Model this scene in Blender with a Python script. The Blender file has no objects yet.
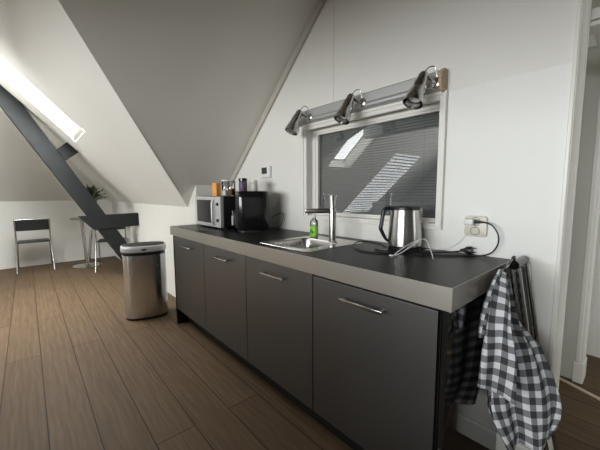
import bpy, bmesh, math, random
from mathutils import Vector, Matrix

random.seed(7)
C = bpy.context.scene.collection
PI = math.pi
sc = bpy.context.scene

# ------------------------------------------------------------------ materials
def new_mat(name):
    m = bpy.data.materials.new(name)
    m.use_nodes = True
    nt = m.node_tree
    return m, nt, nt.nodes['Principled BSDF']

def mat(name, col, rough=0.5, metal=0.0, bump=0.0, bscale=200.0, var=0.0, vscale=3.0, coat=0.0,
        trans=0.0, ior=1.5, stretch=None, rvar=0.0):
    m, nt, b = new_mat(name)
    b.inputs['Base Color'].default_value = (*col, 1)
    b.inputs['Roughness'].default_value = rough
    b.inputs['Metallic'].default_value = metal
    b.inputs['Coat Weight'].default_value = coat
    b.inputs['Coat Roughness'].default_value = 0.05
    b.inputs['Transmission Weight'].default_value = trans
    b.inputs['IOR'].default_value = ior
    tc = nt.nodes.new('ShaderNodeTexCoord')
    mp = nt.nodes.new('ShaderNodeMapping')
    nt.links.new(tc.outputs['Object'], mp.inputs['Vector'])
    if stretch:
        mp.inputs['Scale'].default_value = stretch
    if var > 0:
        n = nt.nodes.new('ShaderNodeTexNoise')
        n.inputs['Scale'].default_value = vscale
        n.inputs['Detail'].default_value = 4
        nt.links.new(mp.outputs[0], n.inputs['Vector'])
        r = nt.nodes.new('ShaderNodeValToRGB')
        r.color_ramp.elements[0].position = .3
        r.color_ramp.elements[1].position = .7
        r.color_ramp.elements[0].color = (*[c * (1 - var) for c in col], 1)
        r.color_ramp.elements[1].color = (*[min(1, c * (1 + var)) for c in col], 1)
        nt.links.new(n.outputs['Fac'], r.inputs['Fac'])
        nt.links.new(r.outputs['Color'], b.inputs['Base Color'])
    if bump > 0 or rvar > 0:
        n2 = nt.nodes.new('ShaderNodeTexNoise')
        n2.inputs['Scale'].default_value = bscale
        n2.inputs['Detail'].default_value = 3
        nt.links.new(mp.outputs[0], n2.inputs['Vector'])
        if bump > 0:
            bp = nt.nodes.new('ShaderNodeBump')
            bp.inputs['Strength'].default_value = bump
            bp.inputs['Distance'].default_value = 0.002
            nt.links.new(n2.outputs['Fac'], bp.inputs['Height'])
            nt.links.new(bp.outputs['Normal'], b.inputs['Normal'])
        if rvar > 0:
            mr = nt.nodes.new('ShaderNodeMapRange')
            mr.inputs['To Min'].default_value = max(0, rough - rvar)
            mr.inputs['To Max'].default_value = rough + rvar
            nt.links.new(n2.outputs['Fac'], mr.inputs['Value'])
            nt.links.new(mr.outputs['Result'], b.inputs['Roughness'])
    return m

M = {}
M['wall'] = mat('white_wall_paint', (.80, .785, .735), .6, bump=.12, bscale=90, var=.015, vscale=2)
M['roof'] = mat('white_ceiling_paint', (.80, .785, .735), .65, bump=.08, bscale=60, var=.015, vscale=1.5)
M['lit_wall'] = mat('lit_lower_wall_tone', (.84, .835, .80), .45, bump=.1, bscale=60)  # lighter tone imitates light falling on the lower wall
M['trim'] = mat('white_gloss_trim', (.80, .785, .73), .35, bump=.03, bscale=40)
M['batten'] = mat('taupe_batten', (.50, .47, .41), .5, bump=.03)  # toned darker than the wall paint
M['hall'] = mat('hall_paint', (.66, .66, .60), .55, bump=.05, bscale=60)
M['beam'] = mat('charcoal_beam_paint', (.019, .0205, .0205), .55, bump=.15, bscale=60, var=.12, vscale=8)
M['beam'].node_tree.nodes['Principled BSDF'].inputs['Specular IOR Level'].default_value = .2
M['door'] = mat('charcoal_lacquer', (.009, .0088, .0086), .41, bump=.02, bscale=20, ior=1.9, rvar=.02)
M['door'].node_tree.nodes['Principled BSDF'].inputs['Specular IOR Level'].default_value = 1.0
M['door_edge'] = mat('dark_board_core', (.010, .010, .010), .5, var=.1, vscale=10)
M['panel'] = mat('black_gloss_panel', (.012, .0115, .011), .07, ior=1.6, bump=.01, bscale=15)
M['black'] = mat('black_plastic', (.012, .012, .013), .35, bump=.03, bscale=300)
M['gloss_black'] = mat('gloss_black_plastic', (.008, .008, .009), .12, var=.05)
M['top'] = mat('anthracite_laminate', (.020, .019, .0185), .36, bump=.05, bscale=250, var=.08, vscale=60, rvar=.05)
M['top'].node_tree.nodes['Principled BSDF'].inputs['Specular IOR Level'].default_value = .18
M['edge'] = mat('brushed_metal_edge', (.47, .445, .40), .40, metal=.85, bump=.06, bscale=40, stretch=(1, 60, 60), rvar=.05)
M['steel'] = mat('brushed_steel', (.50, .495, .485), .28, metal=1, bump=.05, bscale=60, stretch=(30, 30, 1), rvar=.05)
M['bin'] = mat('bin_steel', (.74, .76, .79), .21, metal=1)
for k_ in ('bin', 'steel'):
    nt_ = M[k_].node_tree; pb_ = nt_.nodes['Principled BSDF']
    tg = nt_.nodes.new('ShaderNodeTangent'); tg.direction_type = 'RADIAL'; tg.axis = 'Z'
    nt_.links.new(tg.outputs[0], pb_.inputs['Tangent'])
    pb_.inputs['Anisotropic'].default_value = .85; pb_.inputs['Anisotropic Rotation'].default_value = .25
M['sink'] = mat('sink_steel', (.62, .61, .59), .25, metal=1, bump=.04, bscale=80, rvar=.06)
M['chrome'] = mat('chrome', (.56, .555, .54), .16, metal=1, var=.03)
M['nickel'] = mat('satin_nickel', (.48, .47, .45), .25, metal=1, var=.04, bump=.02)
M['bar'] = mat('aluminium_rail', (.50, .50, .49), .5, metal=.6, bump=.06, bscale=40, stretch=(1, 40, 40))
M['wood'] = mat('pale_wood_cap', (.46, .33, .21), .5, var=.25, vscale=30, stretch=(1, 1, 6))
M['white_plastic'] = mat('white_plastic', (.78, .78, .75), .35, bump=.02)
M['cream'] = mat('cream_plastic', (.66, .62, .52), .35, bump=.02)
M['greyhole'] = mat('socket_recess', (.26, .245, .22), .5, bump=.02)
M['screen'] = mat('grey_display', (.05, .055, .045), .25, var=.1, vscale=80)
M['slat'] = mat('grey_aluminium_slat', (.36, .37, .37), .38, metal=.25, bump=.03, bscale=40)
M['vinyl'] = mat('black_vinyl', (.014, .014, .014), .45, bump=.1, bscale=150)
M['flap'] = mat('black_lid_flap', (.010, .010, .010), .55, bump=.05)
M['flap'].node_tree.nodes['Principled BSDF'].inputs['Specular IOR Level'].default_value = .15
M['orange'] = mat('orange_cardboard', (.90, .38, .09), .5, var=.06, vscale=20)
M['brown'] = mat('brown_spice', (.22, .10, .055), .7, var=.35, vscale=120)
M['purple'] = mat('purple_label', (.10, .07, .12), .45, var=.5, vscale=70)
M['green'] = mat('green_label', (.27, .60, .05), .4, var=.18, vscale=90)
M['dkgreen'] = mat('dark_green_print', (.05, .20, .02), .4, var=.2, vscale=90)
M['leaf'] = mat('dark_leaf', (.030, .055, .020), .5, var=.5, vscale=25)
M['leafpale'] = mat('pale_leaf', (.16, .19, .09), .5, var=.4, vscale=25)
M['grey'] = mat('grey_plastic', (.20, .20, .20), .4, bump=.02)
M['lid_silver'] = mat('light_silver_plastic', (.74, .745, .75), .25, metal=.15, bump=.01)
M['silver'] = mat('silver_plastic', (.62, .62, .61), .32, metal=.4, bump=.02)
M['white_cord'] = mat('white_rubber', (.75, .75, .72), .4, bump=.02)
M['light_streak'] = mat('pale_light_streak', (.62, .50, .38), .3, var=.1, vscale=20)  # pale colour imitates light on the passage floor
M['far'] = mat('dark_unseen_tone', (.24, .225, .205), .6, bump=.1, bscale=60, var=.03)  # unseen surfaces kept dark to cut bounced light
M['concrete'] = mat('plain_plaster', (.45, .44, .42), .8, var=.05)

def glass_mat(name, tint=(1, 1, 1), refl=1.0):
    """thin architectural glass: fresnel mix of clear transmission and mirror reflection"""
    m, nt, b = new_mat(name)
    nt.nodes.remove(b)
    out = nt.nodes['Material Output']
    tr = nt.nodes.new('ShaderNodeBsdfTransparent'); tr.inputs['Color'].default_value = (*tint, 1)
    gl = nt.nodes.new('ShaderNodeBsdfGlossy'); gl.inputs['Roughness'].default_value = .0
    fr = nt.nodes.new('ShaderNodeFresnel'); fr.inputs['IOR'].default_value = 1.5
    ml = nt.nodes.new('ShaderNodeMath'); ml.operation = 'MULTIPLY'; ml.inputs[1].default_value = refl
    ml.use_clamp = True
    mx = nt.nodes.new('ShaderNodeMixShader')
    nt.links.new(fr.outputs[0], ml.inputs[0]); nt.links.new(ml.outputs[0], mx.inputs['Fac'])
    nt.links.new(tr.outputs[0], mx.inputs[1]); nt.links.new(gl.outputs[0], mx.inputs[2])
    nt.links.new(mx.outputs[0], out.inputs['Surface'])
    return m
M['pane'] = glass_mat('double_glazing', (.93, .95, .95), 1.0)
M['pane_inner'] = glass_mat('inner_window_glass', (.86, .88, .88), 4.5)
M['pane_low'] = glass_mat('coated_glazing', (.95, .97, .97), .25)
M['clear'] = glass_mat('clear_jar', (.86, .87, .87), 1.6)
M['frost'] = mat('milky_jar', (.62, .58, .53), .3, bump=.02)

def floor_mat():
    m, nt, b = new_mat('oak_plank_floor')
    L = nt.links.new
    tc = nt.nodes.new('ShaderNodeTexCoord')
    mp = nt.nodes.new('ShaderNodeMapping')
    mp.inputs['Location'].default_value = (7.3, .964 + .195 * 40, 0)
    L(tc.outputs['Object'], mp.inputs['Vector'])
    br = nt.nodes.new('ShaderNodeTexBrick')
    br.offset = .37; br.offset_frequency = 2
    br.inputs['Scale'].default_value = 1
    br.inputs['Brick Width'].default_value = 2.35
    br.inputs['Row Height'].default_value = .195
    br.inputs['Mortar Size'].default_value = .0034
    br.inputs['Mortar Smooth'].default_value = .3
    br.inputs['Color1'].default_value = (.128, .084, .049, 1)
    br.inputs['Color2'].default_value = (.155, .103, .062, 1)
    br.inputs['Mortar'].default_value = (.045, .03, .02, 1)
    L(mp.outputs[0], br.inputs['Vector'])
    # grain, stretched along the boards, shifted board by board
    sep = nt.nodes.new('ShaderNodeSeparateXYZ'); L(mp.outputs[0], sep.inputs[0])
    dv = nt.nodes.new('ShaderNodeMath'); dv.operation = 'DIVIDE'; dv.inputs[1].default_value = .195
    fl = nt.nodes.new('ShaderNodeMath'); fl.operation = 'FLOOR'
    L(sep.outputs['Y'], dv.inputs[0]); L(dv.outputs[0], fl.inputs[0])
    sh = nt.nodes.new('ShaderNodeMath'); sh.operation = 'MULTIPLY'; sh.inputs[1].default_value = 3.71
    L(fl.outputs[0], sh.inputs[0])
    ad = nt.nodes.new('ShaderNodeMath'); ad.operation = 'ADD'
    L(sep.outputs['X'], ad.inputs[0]); L(sh.outputs[0], ad.inputs[1])
    cb = nt.nodes.new('ShaderNodeCombineXYZ')
    L(ad.outputs[0], cb.inputs['X']); L(sep.outputs['Y'], cb.inputs['Y']); L(sh.outputs[0], cb.inputs['Z'])
    m2 = nt.nodes.new('ShaderNodeMapping'); m2.inputs['Scale'].default_value = (1.2, 9, 1)
    L(cb.outputs[0], m2.inputs['Vector'])
    wv = nt.nodes.new('ShaderNodeTexWave'); wv.wave_type = 'RINGS'; wv.rings_direction = 'X'
    wv.inputs['Scale'].default_value = 2.1; wv.inputs['Distortion'].default_value = 7
    wv.inputs['Detail'].default_value = 3; wv.inputs['Detail Scale'].default_value = 1.2
    L(m2.outputs[0], wv.inputs['Vector'])
    ns = nt.nodes.new('ShaderNodeTexNoise'); ns.inputs['Scale'].default_value = 5; ns.inputs['Detail'].default_value = 6
    m3 = nt.nodes.new('ShaderNodeMapping'); m3.inputs['Scale'].default_value = (.7, 14, 1)
    L(cb.outputs[0], m3.inputs['Vector']); L(m3.outputs[0], ns.inputs['Vector'])
    r = nt.nodes.new('ShaderNodeValToRGB')
    r.color_ramp.elements[0].color = (.90, .895, .89, 1); r.color_ramp.elements[1].color = (1.04, 1.04, 1.04, 1)
    L(wv.outputs['Fac'], r.inputs['Fac'])
    r2 = nt.nodes.new('ShaderNodeValToRGB')
    r2.color_ramp.elements[0].position = .3; r2.color_ramp.elements[1].position = .72
    r2.color_ramp.elements[0].color = (.80, .79, .78, 1); r2.color_ramp.elements[1].color = (1.08, 1.08, 1.08, 1)
    L(ns.outputs['Fac'], r2.inputs['Fac'])
    x1 = nt.nodes.new('ShaderNodeMix'); x1.data_type = 'RGBA'; x1.blend_type = 'MULTIPLY'; x1.inputs['Factor'].default_value = 1
    x2 = nt.nodes.new('ShaderNodeMix'); x2.data_type = 'RGBA'; x2.blend_type = 'MULTIPLY'; x2.inputs['Factor'].default_value = 1
    L(br.outputs['Color'], x1.inputs['A']); L(r.outputs['Color'], x1.inputs['B'])
    L(x1.outputs['Result'], x2.inputs['A']); L(r2.outputs['Color'], x2.inputs['B'])
    L(x2.outputs['Result'], b.inputs['Base Color'])
    b.inputs['Roughness'].default_value = .6
    b.inputs['Specular IOR Level'].default_value = .15
    bp = nt.nodes.new('ShaderNodeBump'); bp.inputs['Strength'].default_value = .25; bp.inputs['Distance'].default_value = .003
    iv = nt.nodes.new('ShaderNodeMath'); iv.operation = 'SUBTRACT'; iv.inputs[0].default_value = 1
    L(br.outputs['Fac'], iv.inputs[1]); L(iv.outputs[0], bp.inputs['Height'])
    L(bp.outputs['Normal'], b.inputs['Normal'])
    return m
M['floor'] = floor_mat()

def gingham_mat():
    m, nt, b = new_mat('gingham_cotton')
    L = nt.links.new
    uv = nt.nodes.new('ShaderNodeUVMap'); uv.uv_map = 'UVMap'
    sep = nt.nodes.new('ShaderNodeSeparateXYZ'); L(uv.outputs[0], sep.inputs[0])
    outs = []
    for ax in ('X', 'Y'):
        d = nt.nodes.new('ShaderNodeMath'); d.operation = 'DIVIDE'; d.inputs[1].default_value = .043
        L(sep.outputs[ax], d.inputs[0])
        f = nt.nodes.new('ShaderNodeMath'); f.operation = 'FRACT'; L(d.outputs[0], f.inputs[0])
        g = nt.nodes.new('ShaderNodeMath'); g.operation = 'GREATER_THAN'; g.inputs[1].default_value = .48
        L(f.outputs[0], g.inputs[0]); outs.append(g)
    a = nt.nodes.new('ShaderNodeMath'); a.operation = 'ADD'
    L(outs[0].outputs[0], a.inputs[0]); L(outs[1].outputs[0], a.inputs[1])
    h = nt.nodes.new('ShaderNodeMath'); h.operation = 'MULTIPLY'; h.inputs[1].default_value = .5
    L(a.outputs[0], h.inputs[0])
    r = nt.nodes.new('ShaderNodeValToRGB'); r.color_ramp.interpolation = 'CONSTANT'
    e = r.color_ramp.elements
    e[0].position = 0; e[0].color = (.74, .76, .80, 1)
    e[1].position = .75; e[1].color = (.042, .044, .048, 1)
    k = e.new(.25); k.color = (.22, .225, .235, 1)
    L(h.outputs[0], r.inputs['Fac'])
    L(r.outputs['Color'], b.inputs['Base Color'])
    b.inputs['Roughness'].default_value = .85
    ns = nt.nodes.new('ShaderNodeTexNoise'); ns.inputs['Scale'].default_value = 900
    bp = nt.nodes.new('ShaderNodeBump'); bp.inputs['Strength'].default_value = .2; bp.inputs['Distance'].default_value = .001
    L(uv.outputs[0], ns.inputs['Vector']); L(ns.outputs['Fac'], bp.inputs['Height']); L(bp.outputs['Normal'], b.inputs['Normal'])
    return m
M['gingham'] = gingham_mat()

# ------------------------------------------------------------------ mesh helpers
def frame_from(z):
    z = Vector(z).normalized()
    a = Vector((0, 0, 1)) if abs(z.z) < .9 else Vector((1, 0, 0))
    x = a.cross(z).normalized()
    return x, z.cross(x), z

class MB:
    def __init__(self):
        self.bm = bmesh.new()
    def box(self, x0, x1, y0, y1, z0, z1, bev=0, seg=2):
        b2 = bmesh.new()
        vs = [b2.verts.new((x, y, z)) for x in (x0, x1) for y in (y0, y1) for z in (z0, z1)]
        for f in ((0, 1, 3, 2), (4, 6, 7, 5), (0, 4, 5, 1), (2, 3, 7, 6), (0, 2, 6, 4), (1, 5, 7, 3)):
            b2.faces.new([vs[i] for i in f])
        if bev > 0:
            bmesh.ops.bevel(b2, geom=list(b2.edges), offset=bev, segments=seg, affect='EDGES', profile=.5)
        return self._merge(b2)
    def _merge(self, b2, mtx=None):
        me = bpy.data.meshes.new('tmp')
        if mtx is not None:
            b2.transform(mtx)
        b2.to_mesh(me); b2.free()
        self.bm.from_mesh(me)
        bpy.data.meshes.remove(me)
        return self
    def poly(self, pts):
        self.bm.faces.new([self.bm.verts.new(p) for p in pts]); return self
    def prism(self, pts, vec, bev=0):
        """solid from a planar outline pushed along vec"""
        b2 = bmesh.new(); v = Vector(vec)
        a = [b2.verts.new(p) for p in pts]
        c = [b2.verts.new(Vector(p) + v) for p in pts]
        n = len(pts)
        b2.faces.new(a[::-1]); b2.faces.new(c)
        for i in range(n):
            b2.faces.new((a[i], a[(i + 1) % n], c[(i + 1) % n], c[i]))
        bmesh.ops.recalc_face_normals(b2, faces=list(b2.faces))
        if bev > 0:
            bmesh.ops.bevel(b2, geom=list(b2.edges), offset=bev, segments=2, affect='EDGES', profile=.5)
        return self._merge(b2)
    def tube(self, path, r, seg=10, closed=False, cap=True):
        P = [Vector(p) for p in path]
        n = len(P)
        rs = r if isinstance(r, (list, tuple)) else [r] * n
        T = []
        for i in range(n):
            if closed: t = P[(i + 1) % n] - P[i - 1]
            else: t = P[min(i + 1, n - 1)] - P[max(i - 1, 0)]
            T.append(t.normalized())
        x, y, _ = frame_from(T[0])
        rings = []
        for i in range(n):
            x = (x - T[i] * x.dot(T[i])).normalized(); y = T[i].cross(x)
            rings.append([self.bm.verts.new(P[i] + (x * math.cos(2 * PI * k / seg) + y * math.sin(2 * PI * k / seg)) * rs[i]) for k in range(seg)])
        for i in range(n if closed else n - 1):
            a, b = rings[i], rings[(i + 1) % n]
            for k in range(seg):
                self.bm.faces.new((a[k], a[(k + 1) % seg], b[(k + 1) % seg], b[k]))
        if cap and not closed:
            self.bm.faces.new(rings[0][::-1]); self.bm.faces.new(rings[-1])
        return self
    def lathe(self, prof, origin=(0, 0, 0), axis=(0, 0, 1), seg=32, cap0=True, cap1=True, sx=1, sy=1):
        x, y, z = frame_from(axis); o = Vector(origin)
        if abs(Vector(axis).normalized().z) > .99: x, y = Vector((1, 0, 0)), Vector((0, 1, 0)); z = Vector((0, 0, 1 if axis[2] > 0 else -1))
        rings = []
        for r, h in prof:
            rings.append([self.bm.verts.new(o + z * h + x * (r * sx * math.cos(2 * PI * k / seg)) + y * (r * sy * math.sin(2 * PI * k / seg))) for k in range(seg)])
        for a, b in zip(rings, rings[1:]):
            for k in range(seg):
                self.bm.faces.new((a[k], a[(k + 1) % seg], b[(k + 1) % seg], b[k]))
        if cap0: self.bm.faces.new(rings[0][::-1])
        if cap1: self.bm.faces.new(rings[-1])
        return self
    def loft(self, sections, cap=True):
        rings = [[self.bm.verts.new(p) for p in s] for s in sections]
        n = len(rings[0])
        for a, b in zip(rings, rings[1:]):
            for k in range(n):
                self.bm.faces.new((a[k], a[(k + 1) % n], b[(k + 1) % n], b[k]))
        if cap:
            self.bm.faces.new(rings[0][::-1]); self.bm.faces.new(rings[-1])
        return self
    def build(self, name, m, parent=None, smooth=False, label=None, recalc=True):
        if recalc:
            bmesh.ops.recalc_face_normals(self.bm, faces=list(self.bm.faces))
        me = bpy.data.meshes.new(name)
        self.bm.to_mesh(me); self.bm.free()
        me.materials.append(M[m] if isinstance(m, str) else m)
        if smooth:
            for p in me.polygons: p.use_smooth = True
            try: me.set_sharp_from_angle(angle=math.radians(38))
            except Exception: pass
        o = bpy.data.objects.new(name, me)
        C.objects.link(o)
        if parent is not None: o.parent = parent
        if label: o['label'] = label
        return o

def thing(name, label, cat, loc=(0, 0, 0), rotz=0, group=None):
    o = bpy.data.objects.new(name, None); C.objects.link(o)
    o.empty_display_size = .1
    o.location = loc; o.rotation_euler = (0, 0, rotz)
    o['label'] = label; o['category'] = cat
    if group: o['group'] = group
    return o
def tag(o, label, cat, group=None):
    o['label'] = label; o['category'] = cat
    if group: o['group'] = group
    return o
def struct(o, label=None):
    o['kind'] = 'structure'
    if label: o['label'] = label
    return o

def rrect(cx, cy, w, d, r, z, n=6):
    """rounded rectangle outline, counter-clockwise"""
    pts = []
    for sx, sy, a0 in ((1, 1, 0), (-1, 1, 90), (-1, -1, 180), (1, -1, 270)):
        for k in range(n + 1):
            a = math.radians(a0 + 90 * k / n)
            pts.append((cx + sx * (w / 2 - r) + r * math.cos(a), cy + sy * (d / 2 - r) + r * math.sin(a), z))
    return pts
def catmull(pts, sub=8):
    P = [Vector(p) for p in pts]; out = []
    for i in range(len(P) - 1):
        p0, p1, p2, p3 = P[max(i - 1, 0)], P[i], P[i + 1], P[min(i + 2, len(P) - 1)]
        for k in range(sub):
            t = k / sub
            out.append(.5 * ((2 * p1) + (p2 - p0) * t + (2 * p0 - 5 * p1 + 4 * p2 - p3) * t * t + (3 * p1 - p0 - 3 * p2 + p3) * t ** 3))
    out.append(P[-1])
    return out

# ------------------------------------------------------------------ the room
H = .92            # worktop height
WY = .62           # window wall
KY = .27           # knee wall under the light slope
LX = -6.54         # end wall
S = 1.02           # pitch of the light slope
DA, DB = .898, 3.565   # dark slope: z = DA*x + DB
def nz(y): return 1.075 - S * (y - KY)
def dz(x): return DA * x + DB
def dx_(z): return (z - DB) / DA
RY = -2.6; RZ = nz(RY)

struct(MB().box(-6.7, 3.8, -6.15, 3.2, -.06, 0).build('floor', 'floor'), 'oak plank floor running along the kitchen')

# window wall with a hole for the window
wx0, wx1, wz0, wz1 = -1.335, -.335, 1.045, 1.678
w = MB()
yb = WY + .13
XR = .158
for (a, b_, c, d) in ((-2.53, wx0, 0, 1.0), ):
    pass
w.box(wx0, wx1, WY, yb, 0, wz0)
w.box(wx1, XR, WY, yb, 0, 4.05)
w.box(.95, 3.7, WY, yb, 0, 4.05)  # unseen wall added to keep passage light off the gable slope
w.box(XR, .95, WY, yb, 2.12, 4.05)  # unseen lintel added to block the passage light higher up
w.box(wx0, wx1, WY, yb, wz1, 4.05)
w.prism([(-2.62, WY, 0), (wx0, WY, 0), (wx0, WY, 4.05), (-1.0 if False else wx0, WY, 4.05), (-2.62, WY, 4.05)][0:3] + [(-2.62, WY, 4.05)], (0, yb - WY, 0))
struct(w.build('wall_north', 'wall'), 'white kitchen wall with the inner window')
struct(MB().box(-6.6, -2.53, KY, KY + .08, 0, 1.5).build('wall_knee', 'wall'), 'low white knee wall under the skylight slope')
struct(MB().box(-2.60, -2.53, KY + .08, WY, 0, 1.5).build('wall_return', 'wall'))
struct(MB().box(LX - .12, LX, -6.1, KY + .08, 0, 1.16).build('wall_left', 'wall'), 'low white end wall behind the far chair')

# light slope with the skylight opening
SK = dict(x0=-4.20, x1=-3.44, ya=-.50, yb=-1.60)
n_in = Vector((0, -S, -1)).normalized()      # into the room
def NP(x, y): return Vector((x, y, nz(y)))
hipx = lambda y: LX + (nz(y) - 1.1) / S
def slab(poly_pts, nrm, th, mb):
    mb.prism([tuple(p) for p in poly_pts], tuple(-Vector(nrm) * th))
s = MB()
TH = .16
ya, yb2, x0, x1 = SK['ya'] + .028, SK['yb'] - .028, SK['x0'] - .031, SK['x1'] + .031
vx = lambda y: dx_(nz(y))
slab([NP(LX - .02, KY + .02), NP(vx(KY) + .0, KY + .02), NP(vx(ya), ya), NP(hipx(ya) - .06, ya)], n_in, TH, s)
slab([NP(hipx(ya) - .06, ya), NP(x0, ya), NP(x0, yb2), NP(hipx(yb2) - .06, yb2)], n_in, TH, s)
slab([NP(x1, ya), NP(vx(ya), ya), NP(vx(yb2), yb2), NP(x1, yb2)], n_in, TH, s)
slab([NP(hipx(yb2) - .06, yb2), NP(vx(yb2), yb2), NP(vx(RY), RY), NP(hipx(RY) - .06, RY)], n_in, TH, s)
struct(s.build('ceiling_north', 'roof'), 'pale sloping ceiling with the skylight')

# dark gable slope (rises to the right), from the valley to the window wall
g = MB()
n_d = Vector((DA, 0, -1)).normalized()
zb = 1.265
def DP(x, y): return Vector((x, y, dz(x)))
yv = lambda x: KY - (dz(x) - 1.075) / S
slab([DP(dx_(1.075), KY), DP(dx_(zb), KY), DP(dx_(zb), WY + .05), DP(.5, WY + .05), DP(.5, RY), DP(vx(-1.5), -1.5), DP(vx(-.6), -.6)], n_d, TH, g)
struct(g.build('ceiling_gable', 'roof'), 'shaded sloping ceiling above the microwave')

# end slope over the far chair and the rest of the roof
e = MB()
n_e = Vector((S, 0, -1)).normalized()
def EP(x, y): return Vector((x, y, 1.1 + S * (x - LX)))
xt = LX + (RZ - 1.1) / S
slab([EP(LX, KY + .02), EP(xt, RY), EP(xt, -6.1), EP(LX, -6.1)], n_e, TH, e)
struct(e.build('ceiling_left', 'roof'), 'sloping ceiling over the far end wall')
c = MB()
c.box(-6.6, 3.7, -6.1, RY, RZ, RZ + .1)
c.box(dx_(RZ) - .05, 3.7, RY - .01, 3.2, RZ, RZ + .1)
struct(c.build('ceiling', 'far'))

# hidden south part: a slope with two more skylights, and an added fill window in the south wall
KB = 5.15
def KP(x, y): return Vector((x, y, KB + DA * x))
k = MB()
A = dict(x0=-3.82, x1=-3.05, y0=-2.72, y1=-2.08)
B = dict(x0=-5.02, x1=-3.43, y0=-5.02, y1=-3.83)
X0, X1, Y0, Y1 = -5.18, -1.25, -6.1, -1.75
def kslab(xa, xb, yc, yd): slab([KP(xa, yc), KP(xb, yc), KP(xb, yd), KP(xa, yd)], n_d, .2, k)
gp = .03; gx = .03 / math.sqrt(1 + DA * DA)
def hole(d): return d['x0'] - gx, d['x1'] + gx, d['y0'] - gp, d['y1'] + gp
a0, a1, a2, a3 = hole(A); b0, b1, b2, b3 = hole(B)
kslab(X0, X1, a3, Y1)
kslab(X0, a0, a2, a3); kslab(a1, X1, a2, a3)
kslab(X0, X1, b3, a2)
kslab(X0, b0, b2, b3); kslab(b1, X1, b2, b3)
kslab(X0, X1, Y0, b2)
struct(k.build('ceiling_south', 'roof'))
p_ = MB()
p_.prism([(LX, Y1, 0), (X0, Y1, 0), (X0, Y1, KB + DA * X0), (dx_(nz(Y1)) - 1.5, Y1, KB + DA * (dx_(nz(Y1)) - 1.5)), (-2.24, Y1, 3.13), (-4.5, Y1, 3.13), (LX, Y1, 1.1)], (0, -.08, 0))
struct(p_.build('wall_partition', 'concrete'))
struct(MB().box(X0 - .08, X0, Y0, Y1, 0, .6).build('wall_low', 'wall'))
SW = dict(x0=-2.3, x1=2.2, z0=.95, z1=2.35)
sw = MB()
sw.box(-6.6, SW['x0'], -6.1, -6.0, 0, RZ); sw.box(SW['x1'], 3.7, -6.1, -6.0, 0, RZ)
sw.box(SW['x0'], SW['x1'], -6.1, -6.0, 0, SW['z0']); sw.box(SW['x0'], SW['x1'], -6.1, -6.0, SW['z1'], RZ)
struct(sw.build('wall_south', 'far'))
struct(MB().box(-2.6, -.25, -1.92, -1.82, 0, 1.06, .004).box(-.25, 3.6, -1.92, -1.82, 0, .62, .004).build('wall_blocker_low', 'far'), 'added half-height light blocker behind the viewer')  # unseen blocker added to shade the floor and door bottoms
struct(MB().box(-.30, 3.6, -1.92, -1.82, 1.80, 4.0, .004).box(-1.5, -.30, -1.92, -1.82, 1.96, 4.0, .004).box(-2.8, -1.5, -1.92, -1.82, 2.09, 4.0, .004).build('wall_blocker_high', 'far'), 'added overhead light blocker behind the viewer')  # unseen blocker added to darken the upper wall and slopes
HW = dict(y0=.95, y1=1.55, z0=.9, z1=2.2)
ew = MB()
ew.box(3.6, 3.7, -6.1, HW['y0'], 0, RZ); ew.box(3.6, 3.7, HW['y1'], 3.2, 0, RZ)
ew.box(3.6, 3.7, HW['y0'], HW['y1'], 0, HW['z0']); ew.box(3.6, 3.7, HW['y0'], HW['y1'], HW['z1'], RZ)
struct(ew.build('wall_right', 'far'))

# trim along the gable junction and at the passage edge
t = MB()
def gpt(x, dn): 
    nn = Vector((DA, 0, -1)).normalized()
    return Vector((x, WY - .022, dz(x))) + nn * dn
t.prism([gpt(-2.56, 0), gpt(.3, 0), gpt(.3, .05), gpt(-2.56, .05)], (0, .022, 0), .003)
struct(t.build('trim_1', 'batten'), 'narrow taupe batten along the gable junction')
t = MB()
t.box(.147, .161, WY - .012, WY, 0, 4.0, .003)
t.box(.152, .164, WY - .006, yb, 0, 4.0, .003)
t.box(.147, .168, yb - .005, yb + .012, 0, 4.0, .003)
struct(t.build('trim_2', 'trim'), 'white corner trim where the kitchen wall ends')
b = MB()
b.prism([(-.02, WY - .014, 0), (-.02, WY, 0), (-.02, WY, .095), (-.02, WY - .008, .095), (-.02, WY - .014, .085)], (.17, 0, 0))
struct(b.build('baseboard_north', 'trim'), 'white baseboard beside the cabinet end panel')
# thin panel joint above the lamp rail
struct(MB().box(-1.074, -1.070, WY - .0015, WY, 1.80, 4.0).build('trim_3', 'hall'), 'hairline vertical wall panel joint above the lamp rail')
struct(MB().box(-.318, .150, WY - .004, WY, H, 1.70, .001).build('wall_lit_patch', 'lit_wall'), 'lighter sheet imitating the lit lower wall between window and passage')  # its top edge stands in for the start of the shade above

# passage behind the kitchen wall
h = MB()
h.box(-.35, .128, 1.62, 1.72, 0, 4)
struct(h.build('wall_hall', 'hall'), 'grey passage wall seen past the corner trim')
h = MB()
h.box(-.3, 3.7, 2.115, 2.2, 0, 4)
struct(h.build('wall_back', 'wall'), 'pale wall at the back of the passage')
h = MB()
h.box(.128, .166, 1.605, 1.73, .135, 2.06, .004)
h.box(.128, .150, 1.597, 1.61, .135, 2.06, .003)
h.box(.120, .172, 1.592, 1.735, 0, .135, .005)
h.box(-.35, .166, 1.60, 1.63, 2.06, 2.13, .004)
struct(h.build('trim_4', 'trim'), 'white architrave with plinth block in the passage')
struct(MB().box(.168, .205, yb + .015, 1.59, 1.865, 1.882, .003).box(.168, .215, yb + .015, 1.59, 1.890, 1.93, .004).build('trim_5', 'trim'), 'white moulding high in the passage')
struct(MB().box(-.40, -.35, yb, 2.2, 0, 4).build('wall_inner', 'concrete'))
struct(MB().box(-2.6, -.40, 1.35, 1.42, 0, 4).build('wall_behind', 'concrete'))
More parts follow.
